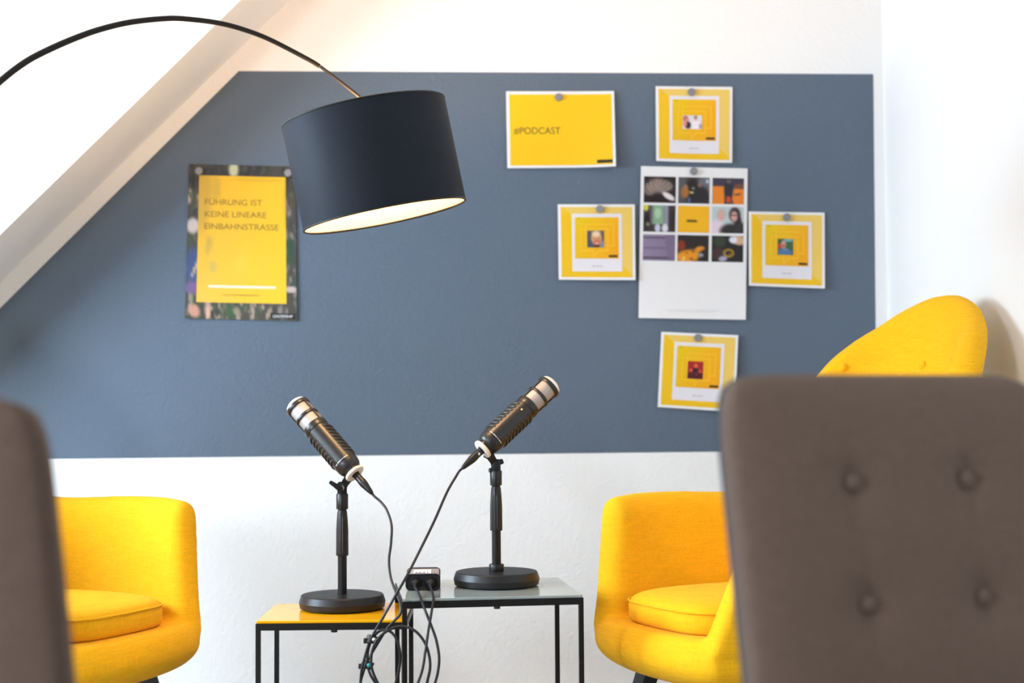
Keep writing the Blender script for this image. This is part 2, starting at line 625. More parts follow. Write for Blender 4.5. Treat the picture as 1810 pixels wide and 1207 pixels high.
# -- the four square podcast cards
W_ = (255, 255, 255)
pics = {
    'top': (.35, .385, .60, .565, painted([(.15, .25, .15, .25, 0, (196, 120, 116)), (.25, .40, .09, .18, 0, (216, 156, 140)), (.28, .72, .17, .25, 0, (60, 44, 48)), (.12, .6, .1, .25, 0, (226, 150, 140)),
                                          (.68, .14, .10, .12, 0, (120, 130, 100)), (.68, .28, .07, .13, 0, (216, 160, 140)), (.68, .72, .24, .36, 0, (246, 240, 244)), (.93, .8, .08, .2, 0, (170, 160, 160))], (232, 226, 226))),
    'left': (.377, .35, .595, .572, painted([(.1, .3, .15, .35, 0, (90, 86, 92)), (.92, .35, .12, .4, 0, (96, 84, 72)), (.12, .85, .35, .3, 0, (74, 90, 104)), (.9, .9, .25, .3, 0, (130, 140, 152)),
                                            (.55, .42, .31, .42, 0, (220, 168, 120)), (.52, .2, .22, .16, 0, (240, 212, 170)), (.58, .70, .22, .2, 0, (206, 112, 90)), (.42, .46, .06, .03, 0, (130, 84, 60)), (.68, .46, .06, .03, 0, (130, 84, 60)),
                                            (.57, .74, .11, .035, 0, (236, 200, 190)), (.56, .93, .2, .08, 0, (80, 44, 40))], (120, 116, 116))),
    'right': (.38, .36, .585, .573, painted([(.12, .45, .14, .16, 0, (206, 64, 60)), (.70, .08, .3, .1, 0, (120, 176, 186)), (.38, .38, .17, .26, 0, (206, 146, 126)), (.38, .2, .13, .1, 0, (200, 170, 140)), (.40, .45, .14, .03, 0, (110, 66, 62)),
                                             (.45, .84, .50, .24, 0, (84, 124, 168)), (.5, .66, .2, .06, 0, (110, 150, 180))], (62, 104, 66))),
    'bottom': (.365, .37, .565, .60, painted([(.5, .85, .6, .26, 0, (84, 26, 36)), (.52, .28, .13, .16, 0, (222, 112, 66)), (.5, .5, .2, .14, 0, (60, 24, 30)), (.22, .52, .10, .08, 0, (220, 110, 80)), (.82, .56, .10, .08, 0, (206, 84, 62)),
                                              (.58, .72, .09, .06, 0, (120, 60, 70))], (172, 34, 38))),
}


def card(which, corners, curl, label, mag, mlabel):
    P = sheet_map(corners, curl)
    o = paper('podcast_card', P, label, 'card', None)

    def yel(u, v):
        k = min(1, max(0, .5 + (u - v - .02) / .04))
        if u < .16:
            k *= min(1, max(0, .5 + (u - .02 - v) / .03))
        a, b = Vector((246, 198, 24)), Vector((244, 208, 104))
        return ink(a * (1 - k) + b * k)
    flat('yellow_print', P, .038, .035, .965, .965, yel, .0005, o, 40, 40)
    flat('white_panel', P, .178, .125, .828, .888, (238, 236, 240), .0010, o)
    flat('cover_print', P, .217, .172, .785, .718, lambda u, v: ink((240 + 10 * u, 205 - 22 * u - 12 * v, 14)), .0015, o, 12, 12)
    lc = mat('pale_outline_ink', lin(244, 186, 40), .6) if 'outline' not in M else M['outline']
    M['outline'] = lc
    bm = bmesh.new()
    for u0_, v0_, u1_, v1_ in ((.29, .325, .65, .612), (.355, .262, .725, .545)):
        t_ = .008
        for a, b, c, d in ((u0_, v0_, u1_, v0_ + t_), (u0_, v0_ + t_, u0_ + t_, v1_), (u1_ - t_, v0_ + t_, u1_, v1_), (u0_, v1_, .455 if u0_ < .3 else u0_, v1_ + t_), (.52 if u0_ < .3 else .66, v1_, u1_, v1_ + t_)):
            if c - a < .001:
                continue
            bm.faces.new([bm.verts.new(P(x, y, .0019)) for x, y in ((a, b), (c, b), (c, d), (a, d))])
    bm.faces.new([bm.verts.new(P(x, y, .0019)) for x, y in ((.455, .612), (.464, .612), (.464, .69), (.455, .70))])
    bm.faces.new([bm.verts.new(P(x, y, .0019)) for x, y in ((.52, .612), (.53, .612), (.466, .70), (.456, .70))])
    obj('speech_bubble_outline', bm, M['outline'], o)
    a, b, c, d, fn = pics[which]
    flat('portrait_print', P, a, b, c, d, fn, .0023, o, 30, 30)
    flat('black_label', P, .655, .672, .768, .700, (40, 32, 22), .0020, o, 4, 2)
    # unreadable caption lines, word by word
    rr = random.Random(len(which))
    for v_, h_, xa, xb, m_ in ((.752, .010, .25, .76, 'pale_ink'), (.812, .015, .435, .575, 'grey_ink'), (.85, .009, .415, .585, 'pale_ink')):
        bm = bmesh.new()
        x = xa
        while x < xb - .01:
            wd = min(rr.uniform(.03, .07), xb - x)
            bm.faces.new([bm.verts.new(P(p, q, .0016)) for p, q in ((x, v_), (x + wd, v_), (x + wd, v_ + h_), (x, v_ + h_))])
            x += wd + .008
        obj('caption_line', bm, M[m_], o)
    flat('corner_mark', P, .245, .188, .285, .196, (170, 150, 20), .0019, o, 2, 1)
    magnet(*mag, mlabel, .0100)
    return o


card('top', ((1158.6, 152.6), (1294.5, 153.9), (1293.2, 288.5), (1159.2, 285.2)), lambda u, v: .002 + .006 * v * abs(2 * u - 1),
     'square yellow podcast card with a photo of two people, above the photo grid', (1222, 163), 'grey magnet on the card above the photo grid')
card('left', ((985.7, 361.3), (1121.9, 361.3), (1121.9, 495.9), (987.2, 494.6)), lambda u, v: .002 + .016 * u * u * v + .006 * (1 - u) * v,
     'square yellow podcast card with a smiling bald man, left of the photo grid', (1060, 369.5), 'grey magnet on the card with the bald man')
card('right', ((1322.9, 373.9), (1457.2, 375.9), (1455.9, 510.5), (1322.2, 505.2)), lambda u, v: .002 + .012 * u * u * v + .010 * (1 - u) ** 2 * v,
     'square yellow podcast card with a person in blue outdoors, right of the photo grid', (1390.5, 384), 'grey magnet on the card with the person in blue')
card('bottom', ((1168.6, 586.4), (1303.8, 592.6), (1296.5, 728), (1162.2, 719.3)), lambda u, v: .003 + .018 * u * u * (.4 + .6 * v),
     'tilted square yellow podcast card with a red portrait, below the photo grid', (1233, 597), 'grey magnet on the tilted card with the red portrait')

# -- the photo grid sheet
PG = sheet_map(((1132.8, 293.7), (1321.2, 297.9), (1317.5, 565.4), (1128.1, 562.1)), lambda u, v: .002 + .004 * v)
grid = paper('photo_sheet', PG, 'tall white sheet with a grid of nine small photos', 'poster')
fan = [(.28 + .02 * k, .55 - .03 * k + .01 * k * k * .3, .30, .018, -30 - 9 * k, ((150, 134, 124) if k % 2 else (104, 92, 86))) for k in range(9)]
photos = [
    painted([(.18, .50, .2, .24, 0, (126, 112, 104)), (.45, .35, .32, .28, 20, (140, 124, 114)), (.70, .35, .22, .2, 50, (130, 116, 108))] +
            [(.14 + .085 * k, .42 - .16 * math.sin(k * .5), .012, .24, -22 + 11 * k, (178, 160, 150)) for k in range(8)] + [(.78, .75, .24, .10, 38, (240, 236, 236)), (.25, .95, .4, .18, 0, (34, 24, 26))], (36, 26, 28)),
    painted([(.08, .4, .2, .5, 0, (92, 92, 98)), (.85, .35, .25, .4, 0, (112, 112, 120)), (.93, .15, .05, .08, 0, (190, 210, 216)), (.45, .05, .13, .07, 0, (96, 60, 54)), (.45, .55, .24, .5, 0, (38, 34, 34)), (.75, .75, .25, .4, 0, (44, 40, 44)),
             (.22, .58, .13, .22, 0, (170, 110, 44)), (.24, .36, .06, .08, 0, (176, 120, 96)), (.48, .42, .05, .06, 0, (120, 130, 110)), (.43, .58, .07, .035, 0, (206, 214, 150)), (.35, .88, .05, .12, 0, (74, 100, 140)), (.67, .30, .05, .07, 0, (150, 104, 96))], (76, 74, 80)),
    painted([('b', 0, .32, .38, 1.1, (238, 140, 34)), ('b', .62, .40, 1.1, 1.1, (240, 136, 40)), (.85, .3, .2, .08, -10, (120, 76, 60)), (.52, .42, .15, .38, 0, (44, 46, 62)), (.52, .12, .08, .1, 0, (104, 92, 84)), (.5, .82, .12, .12, 0, (206, 84, 36)),
             (.42, .85, .02, .2, 10, (60, 40, 50)), (.62, .85, .02, .2, -20, (60, 40, 50)), (.8, .62, .12, .04, -15, (120, 70, 50))], (66, 60, 78)),
    painted([(.07, .08, .09, .14, 0, (216, 214, 60)), ('b', .28, -.1, .64, .72, (140, 178, 140)), (.45, .3, .1, .2, 0, (176, 214, 176)), ('b', .64, -.1, .78, .75, (150, 152, 170)), ('b', .22, -.1, .29, .7, (112, 112, 120)),
             (.12, .6, .09, .3, 0, (32, 28, 26)), (.93, .6, .10, .4, 0, (50, 40, 40)), (.45, .86, .09, .16, 0, (206, 212, 232)), (.68, .86, .10, .16, 0, (230, 230, 240)), (.14, .72, .06, .08, 0, (130, 130, 100))], (66, 56, 58)),
    painted([('b', .29, .53, .60, .60, (46, 36, 26))], (252, 190, 24)),
    painted([(.3, .28, .15, .20, 0, (196, 186, 178)), (.28, .36, .12, .20, 0, (222, 176, 166)), (.12, .85, .30, .35, 0, (238, 220, 232)), (.72, .30, .18, .28, 0, (50, 38, 40)), (.82, .6, .12, .3, 0, (52, 40, 42)), (.70, .36, .11, .20, 0, (214, 164, 152)),
             (.70, .32, .12, .025, 0, (52, 40, 44)), (.62, .92, .36, .28, 0, (48, 46, 46)), (.93, .9, .2, .3, 0, (54, 52, 52))], (196, 214, 214)),
    painted([('b', -.1, .10, 1.1, .14, (66, 56, 70)), ('b', -.1, .50, 1.1, .53, (90, 78, 100)), ('b', -.1, .86, 1.1, .92, (70, 58, 76)), (.9, .2, .2, .8, 0, (128, 112, 140))], lambda u, v: (150 - 14 * u, 136 - 14 * u, 164 - 14 * u)),
    painted([(.12, .40, .14, .2, 0, (140, 52, 26)), (.35, .80, .45, .24, -12, (236, 152, 28)), (.72, .52, .16, .10, -15, (232, 150, 40)), (.88, .85, .2, .3, 0, (40, 32, 32)), (.75, .76, .09, .07, -20, (150, 160, 176)), (.3, .68, .04, .03, 0, (80, 50, 20)),
             (.5, .62, .04, .03, 0, (80, 50, 20)), (.45, .9, .05, .04, 0, (120, 70, 20)), (.2, .9, .04, .1, 20, (250, 210, 100))], (42, 36, 36)),
    painted([(.25, .2, .2, .25, 0, (50, 66, 48)), (.85, .16, .25, .18, 15, (222, 182, 144)), (.68, .15, .13, .13, 0, (232, 240, 252)), (.2, .7, .22, .25, 0, (70, 46, 50)), (.54, .66, .17, .16, 0, (206, 164, 44)), (.54, .66, .11, .10, 0, (40, 36, 36)),
             (.58, .70, .03, .05, 30, (150, 110, 60)), (.36, .88, .14, .10, -20, (170, 176, 200))], (34, 34, 34)),
]
for k, fn in enumerate(photos):
    c, r_ = k % 3, k // 3
    ua, ub = ((.030, .328), (.352, .644), (.672, .967))[c]
    va, vb = ((.067, .240), (.257, .432), (.450, .622))[r_]
    flat('photo_print', PG, ua, va, ub, vb, fn, .0008, grid, 34, 28)
lettering('lettering', PG, '#ITSABOUTPODCAST', .27, .74, .955, .018, .0008, M['pale_ink'], grid)
magnet(1226, 303, 'grey magnet at the top of the sheet with nine photos', .0095)


# ------------------------------------------------------------------ arc lamp
def lamp_d(px):
    return 3.1469 / (1 - .3125 * (px - 905) / F_PX)


lamp = thing('arc_lamp', 'black arc floor lamp reaching in from the left, drum shade lit inside', 'lamp')
s_top, s_bot = at(643, 200, 3.05), at(680.5, 381.5, 3.05)
ax = (s_top - s_bot)
SH = ax.length
ax.normalize()
SR = 145.5 / F_PX * 3.05
mt = axis_mtx(s_bot, ax, (0, -1, 0))
prof = [(SR - .0012, .001), (SR, .0), (SR + .0006, .003), (SR + .0006, SH - .003), (SR, SH), (SR - .0012, SH - .001)]
shade = obj('lamp_shade', lathe(prof, 96, mtx=mt), M['shade'], lamp, True, 50)
prof = [(SR - .0012, .001), (SR - .0022, .004), (SR - .0022, SH - .004), (SR - .0012, SH - .001)]
tag(obj('lining', lathe(prof, 96, mtx=mt), M['lining'], shade, True), 'cream inner lining')
rims = bmesh.new()
for zz_ in (.0, SH):
    tube([s_bot + ax * zz_ + mt.to_3x3() @ Vector((math.cos(a / 72 * 2 * math.pi) * (SR - .0008), math.sin(a / 72 * 2 * math.pi) * (SR - .0008), 0)) for a in range(72)], .0024, 8, rims, True)
obj('rim', rims, M['black_metal'], shade, True)
hub = s_bot + ax * (SH - .035)
sp = bmesh.new()
lathe([(0, -.006), (.02, -.006), (.02, .006), (0, .006)], 20, sp, axis_mtx(hub, ax))
for k in range(3):
    a = k * 2 * math.pi / 3 + .4
    v = mt.to_3x3() @ Vector((math.cos(a), math.sin(a), 0))
    tube([hub, hub + v * (SR - .004) + ax * .02], .0022, 6, sp)
tube([hub + v_ for v_ in [mt.to_3x3() @ Vector((math.cos(a / 24 * 2 * math.pi) * (SR - .0035), math.sin(a / 24 * 2 * math.pi) * (SR - .0035), .02)) for a in range(24)]], .002, 6, sp, True)
obj('shade_ring', sp, M['black_metal'], lamp, True, 40)
sock = obj('socket', lathe([(0, 0), (.018, 0), (.02, -.02), (.02, -.05), (0, -.05)], 20, mtx=axis_mtx(hub, ax)), M['black_plastic'], lamp, True, 40)
bc = hub - ax * .095
obj('bulb', lathe([(0, -.032), (.012, -.030), (.024, -.02), (.030, -.004), (.030, .004), (.025, .018), (.015, .034), (.013, .046), (0, .046)], 24, mtx=axis_mtx(bc, ax)), M['bulb'], lamp, True)
bd = bpy.data.lights.new('lamp_light', 'POINT')
bd.energy = 46
bd.color = (1, .58, .26)
bd.shadow_soft_size = .035
bo = bpy.data.objects.new('lamp_light', bd)
sc.collection.objects.link(bo)
bo.location = hub + ax * .015
bo.parent = lamp
apx = [(565, 117), (543, 104), (477, 70), (430, 52), (388, 41), (340, 34.5), (297, 32.5), (232, 39), (180, 51), (139, 65), (92, 85), (46, 109), (0, 144), (-60, 200), (-120, 272), (-175, 365), (-222, 480), (-250, 620), (-260, 800)]
ap = spline([at(x, y, lamp_d(x)) for x, y in apx], 6)
foot = Vector((ap[-1].x, ap[-1].y, .03))
ap += [ap[-1].lerp(foot, k / 6) for k in range(1, 7)]
arm = obj('arm', tube(ap, [.0046 + .002 * min(1, i / 60) for i in range(len(ap))], 14), M['black_metal'], lamp, True, 50)
en = spline([at(566, 117.5, 3.05), at(600, 143, 3.048), at(628, 165, 3.046), at(637, 172.5, 3.046)], 6)
tag(obj('arm_tip', tube(en, .0036, 12), mat('dark_chrome', (.07, .06, .05), .3, .9), arm, True, 50), 'slim metal end of the arm')
obj('hanger', tube([at(637, 173, 3.046), at(638.5, 182, 3.046), hub + ax * .02], .003, 10), M['black_metal'], lamp, True, 50)
lb = foot.copy()
lb.z = 0
obj('base', lathe([(0, 0), (.15, 0), (.152, .004), (.152, .022), (.148, .028), (.02, .032), (.016, .06), (0, .06)], 48, mtx=Matrix.Translation(lb)), M['black_metal'], lamp, True, 40)


# ------------------------------------------------------------------ yellow armchairs
def armchair(label, xc, dc, fx, fd):
    """tub armchair with tall rounded back, local front = -y; fx, fd: facing direction seen from the eye"""
    f = cam_plan(fx, fd).normalized()
    rz = math.atan2(f.y, f.x) + math.pi / 2
    loc = cam_plan(xc, dc)
    t = thing('yellow_armchair', label, 'armchair', loc, rz, 'yellow armchairs')
    half = [(0, .335), (.09, .322), (.155, .285), (.203, .20), (.232, .06), (.236, -.10), (.224, -.20), (.206, -.285)]
    dense = spline([Vector((x, y, 0)) for x, y in half], 16)
    L = [0]
    for a, b in zip(dense, dense[1:]):
        L.append(L[-1] + (b - a).length)

    def path(s):
        sg = -1 if s < 0 else 1
        s = min(abs(s), L[-1] - 1e-6)
        for i in range(len(L) - 1):
            if L[i + 1] >= s:
                break
        k = (s - L[i]) / (L[i + 1] - L[i])
        p = dense[i].lerp(dense[i + 1], k)
        tg = (dense[min(i + 2, len(dense) - 1)] - dense[max(i - 1, 0)]).normalized()
        n = Vector((-tg.y, tg.x, 0))
        if n.dot(p - Vector((0, -.05, 0))) < 0:
            n = -n
        return Vector((p.x * sg, p.y, 0)), Vector((n.x * sg, n.y, 0))
    SB = .238

    def H(s):
        s = abs(s)
        h = .668 + .008 * math.sin((s - .3) * 6)
        if s < SB:
            h = .672 + .496 * (1 - (s / SB) ** 2.2) ** .58
        else:
            h += .03 * math.exp(-(s - SB) / .03)
        return h

    def surf(s, o_, z, fw=0.0):
        p, n = path(s)
        dz = z - .36
        lat = .30 * min(dz, .3) + .05 * max(0, dz - .3)
        o_ += .010 * max(0, (.44 - z) / .09) ** 1.5 * (1 if o_ > 0 else 0)
        q = Vector((p.x + n.x * (o_ + lat), p.y + n.y * (o_ + .335 * dz), z))
        k = min(1, max(0, (abs(s) - .33) / (L[-1] - .33)))
        q.y += .34 * dz * k * k - fw
        return q
    TH = .078
    ss = [SB * math.sin(k / 22 * math.pi / 2) for k in range(23)]
    ss += [SB + (L[-1] - SB) * (k / 16) for k in range(1, 17)]
    S = [-x for x in ss[:0:-1]] + ss

    def ring(s, shrink=1.0, fw=0.0):
        h = H(s)
        th = TH * (1 - .12 * max(0, 1 - abs(s) / SB))
        r_ = th / 2
        pts = []
        nz = 9
        for k in range(nz):
            z = .35 + (h - r_ - .35) * k / (nz - 1)
            pts.append((r_, z))
        for a in (30, 60, 90, 120, 150):
            pts.append((r_ * math.cos(R(a)), h - r_ + r_ * math.sin(R(a))))
        for k in range(nz):
            z = h - r_ + (.35 - h + r_) * k / (nz - 1)
            pts.append((-r_, z))
        out = []
        for o_, z in pts:
            zz = z if shrink == 1 else min(z, h - r_ * (1 - shrink) * 1.0) if z > h - r_ else z
            out.append(surf(s, o_ * shrink, zz, fw))
        return out
    rings = []
    for k, (sh, fw) in enumerate(((.35, .030), (.68, .026), (.90, .015))):
        rings.append(ring(-L[-1], sh, fw))
    rings += [ring(s) for s in S]
    for k, (sh, fw) in enumerate(((.90, .015), (.68, .026), (.35, .030))):
        rings.append(ring(L[-1], sh, fw))
    tub = loft(rings)
    # seat box below the cushion
    out = []
    for s in [(-L[-1] + 2 * L[-1] * k / 40) for k in range(41)]:
        p, n = path(s)
        out.append(p + n * (TH / 2 + .001))
    e0, e1 = out[-1] + Vector((0, -.012, 0)), out[0] + Vector((0, -.012, 0))
    out = [e1] + out + [e0]
    for k in range(1, 12):
        a = k / 12
        q = e0.lerp(e1, a)
        q.y -= .050 * math.sin(a * math.pi) ** .7
        out.append(q)
    cen = Vector((0, -.03, 0))
    rg = []
    for z, s in ((.392, .88), (.394, .93), (.388, .96), (.372, .985), (.352, 1.005), (.333, 1.01), (.312, .975), (.293, .91), (.281, .82), (.276, .70), (.275, .3)):
        rg.append([cen + (q - cen) * s + Vector((0, 0, z)) for q in out])
    loft(rg, tub)
    shell = obj('shell', tub, M['yellow'], t, True)
    subsurf(shell)
    rm = shell.modifiers.new('one_surface', 'REMESH')
    rm.mode = 'VOXEL'
    rm.voxel_size = .008
    rm.use_smooth_shade = True
    sm_ = shell.modifiers.new('soften', 'SMOOTH')
    sm_.factor = .5
    sm_.iterations = 14
    # cushion
    pl = []
    for k in range(36):
        a = 2 * math.pi * k / 36
        c, s = math.cos(a), math.sin(a)
        x = .196 * math.copysign(abs(c) ** .5, c)
        y = (.23 if s > 0 else .27) * math.copysign(abs(s) ** .6, s) - .03
        x *= 1 if y < 0 else 1 - .25 * (y / .2)
        pl.append(Vector((x, y, 0)))
    c0 = Vector((0, -.04, 0))
    rg = []
    for z, s in ((.392, .9), (.392, .97), (.402, 1.0), (.43, 1.005), (.444, .985), (.456, .92), (.463, .75), (.467, .5), (.468, .2)):
        rg.append([c0 + (q - c0) * s + Vector((0, 0, z)) for q in pl])
    cu = subsurf(obj('cushion', loft(rg), M['yellow'], t, True))
    obj('piping', tube([c0 + (q - c0) * .998 + Vector((0, 0, .441)) for q in pl], .0022, 6, closed=True), M['yellow'], cu, True)
    # buttons on the back
    for s in (-.155, 0, .155):
        z = .985
        th = TH * (1 - .12 * max(0, 1 - abs(s) / SB)) / 2
        p = surf(s, -th - .001, z)
        q = surf(s, th, z)
        nn = (p - q).normalized()
        b = obj('button', lathe([(0, .007), (.006, .0065), (.0105, .004), (.012, .0), (.011, -.006), (0, -.006)], 18, mtx=axis_mtx(p, nn)), M['yellow'], t, True)
    for sx in (-1, 1):
        for sy, y in ((-1, -.21), (1, .17)):
            a, b = Vector((.15 * sx, y, .284)), Vector((.215 * sx, y + .07 * sy, 0))
            rr = []
            for k, hw in ((0, .021), (1, .013)):
                p = a if k == 0 else b
                rr.append([p + Vector((hw * i, hw * j, 0)) for i, j in ((-1, -1), (1, -1), (1, 1), (-1, 1))])
            obj('leg', loft(rr), M['black_wood'], t)
    return t


armchair('yellow tub armchair with tall rounded back beside the right wall, partly behind a taupe chair', .575, 3.33, -.883, -.469)
armchair('yellow tub armchair under the sloped ceiling, its arm and seat beside the low yellow table', -1.116, 3.28, .91, -.415)


# ------------------------------------------------------------------ taupe dining chairs in front
def dining_chair(label, xc, dc, ang, top, recl, W=.446, rear='slate'):
    """local: back panel width along x, its face towards -y, reclined so that the top goes to +y"""
    v = cam_plan(math.cos(R(ang)), math.sin(R(ang)))
    rz = math.atan2(v.y, v.x)
    t = thing('dining_chair', label, 'chair', cam_plan(xc, dc), rz, 'taupe dining chairs')
    Hh = top - .42
    btn = [(x, z) for x in (-.0765, .0765) for z in (top - .12, top - .25, top - .38)]
    tr = math.tan(R(recl))
    nu, nv = 56, 64
    T = .052

    def pt(u, v, side):
        x = u * (W / 2 - .016 * abs(v) ** 12) - .004 * u
        zz = v * (Hh / 2 - .013 * abs(u) ** 12)
        z = .42 + Hh / 2 + zz
        mx = max(abs(u), abs(v))
        h = (T / 2 if side < 0 else .013) * max(0, 1 - mx ** 14) ** .5
        pad = .016 * (1 - u ** 4) * (1 - v ** 4) if side < 0 else .004 * (1 - u ** 4) * (1 - v ** 4)
        dim = 0
        if side < 0:
            for bx_, bz_ in btn:
                r = math.hypot(x - bx_, z - bz_)
                dim += .010 * math.exp(-(r / .022) ** 2) + .005 * math.exp(-(r / .05) ** 2)
            for bx_ in (-.0765, .0765):
                dim += .0016 * math.exp(-((x - bx_) / .008) ** 2) * (1 if z < top - .1 else math.exp(-((z - top + .1) / .04) ** 2))
        y = side * (h + pad - dim) if side < 0 else side * (h + pad)
        y += (z - .66) * tr
        return Vector((x, y, z))
    halves = {}
    for side in (-1, 1):
        bm = bmesh.new()
        g_ = {}
        for j in range(nv + 1):
            for i in range(nu + 1):
                # cluster rows and columns near the rim
                u = math.sin((i / nu - .5) * math.pi) * .45 + (2 * i / nu - 1) * .55
                v_ = math.sin((j / nv - .5) * math.pi) * .45 + (2 * j / nv - 1) * .55
                g_[(i, j)] = bm.verts.new(pt(u, v_, side))
        for j in range(nv):
            for i in range(nu):
                bm.faces.new((g_[(i, j)], g_[(i + 1, j)], g_[(i + 1, j + 1)], g_[(i, j + 1)]))
        rim = [(i, 0) for i in range(nu)] + [(nu, j) for j in range(nv)] + [(i, nv) for i in range(nu, 0, -1)] + [(0, j) for j in range(nv, 0, -1)]
        if side == 1:      # the rear panel has a straight edge that shows beside the padding
            low = [bm.verts.new(g_[k].co + Vector((0, 0, 0))) for k in rim]
            for k in rim:
                g_[k].co.y += .008
            for (i, j), k in g_.items():
                if (i, j) not in rim:
                    k.co.y += .008
            for q in range(len(rim)):
                r2 = (q + 1) % len(rim)
                bm.faces.new((low[q], low[r2], g_[rim[r2]], g_[rim[q]]))
        halves[side] = bm
    back = obj('backrest', halves[-1], M['taupe'], t, True)
    rp = obj('rear_panel', halves[1], M['slate_cloth' if rear == 'slate' else 'taupe_rear'], t, True, 50)
    if rear == 'slate':
        tag(rp, 'slate grey rear panel')
    for bx_, bz_ in btn:
        y = -(T / 2 + .016 - .0165) + (bz_ - .66) * tr
        obj('button', lathe([(0, .009), (.005, .0085), (.0095, .0055), (.0115, .0), (.010, -.006), (0, -.006)], 20, mtx=axis_mtx((bx_, y - .001, bz_), (0, -1, -tr))), M['taupe_dark'], back, True)
    sy = -1
    seat = obj('seat', box(0, sy * .235, .435, W, .47, .09, .025), M['taupe'], t, True)
    for sx in (-1, 1):
        for y0, y1 in ((-.43, -.45), (-.03, .03)):
            rr = []
            for p, hw in ((Vector((sx * (W / 2 - .03), y0, .40)), .019), (Vector((sx * (W / 2 - .025), y1, 0)), .012)):
                rr.append([p + Vector((hw * i, hw * j, 0)) for i, j in ((-1, -1), (1, -1), (1, 1), (-1, 1))])
            obj('leg', loft(rr), M['black_wood'], t)
    return t


_th = 22
_w = .456
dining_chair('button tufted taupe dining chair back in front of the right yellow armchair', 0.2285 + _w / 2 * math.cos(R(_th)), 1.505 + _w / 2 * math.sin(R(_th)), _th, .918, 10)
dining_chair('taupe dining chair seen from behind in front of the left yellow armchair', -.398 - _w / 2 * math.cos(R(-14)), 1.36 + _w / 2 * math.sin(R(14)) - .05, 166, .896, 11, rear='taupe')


# ------------------------------------------------------------------ nest of two tables
def side_table(label, FL, FR, BR, ztop, m, group):
    """corners in plan, metal frame with an inset lacquered glass top"""
    o_ = Vector((FL.x, FL.y, 0))
    ex = (FR - FL)
    ey = (BR - FR)
    wx, wy = ex.length, ey.length
    rz = math.atan2(ex.y, ex.x)
    t = thing('side_table', label, 'table', o_, rz, group)
    b = .0105
    zr = ztop - .003
    hgt = .0145
    obj('tabletop', box(wx / 2, wy / 2, ztop - .003, wx - .004, wy - .004, .006, .0012), m, t)
    rails = ((wx / 2, b / 2, wx - 2 * b, b), (wx / 2, wy - b / 2, wx - 2 * b, b), (b / 2, wy / 2, b, wy - 2 * b), (wx - b / 2, wy / 2, b, wy - 2 * b))
    for cx, cy, sx, sy in rails:
        obj('rail', box(cx, cy, ztop - .006 - hgt / 2, sx, sy, hgt), M['black_metal'], t)
    for cx in (b / 2, wx - b / 2):
        for cy in (b / 2, wy - b / 2):
            obj('leg', box(cx, cy, (ztop - .006) / 2, b, b, ztop - .006, .0008), M['black_metal'], t)
    for cx, cy, sx, sy in rails[1:]:
        obj('stretcher', box(cx, cy, .02, sx, sy, b), M['black_metal'], t)
    obj('glide', lathe([(0, 0), (.007, 0), (.007, -.005), (0, -.005)], 14, mtx=Matrix.Translation((wx * .52, b / 2, ztop - .006 - hgt))), M['black_plastic'], t)
    return t


def on_plane(px, py, z):
    v = ray(px, py)
    return EYE + v * ((z - EYE.z) / v.z)


ZG, ZY = .48, .43
gFL, gFR, gBR = on_plane(710.8, 1059, ZG), on_plane(1031.6, 1051.3, ZG), on_plane(990, 1019.5, ZG)
side_table('taller black framed side table with grey glass top', gFL, gFR, gBR, ZG, M['glass_grey'], 'nest of side tables')
yFL, yFR = on_plane(451.5, 1097.8, ZY), on_plane(718, 1095.4, ZY)
yd = (yFR - yFL)
yBR = yFR + Vector((-yd.y, yd.x, 0)).normalized() * .275
side_table('lower black framed side table with yellow glass top', yFL, yFR, yBR, ZY, M['glass_yellow'], 'nest of side tables')


# ------------------------------------------------------------------ desk microphone stands and microphones
PXM = 3.255 / F_PX        # metres per photograph pixel at the microphones


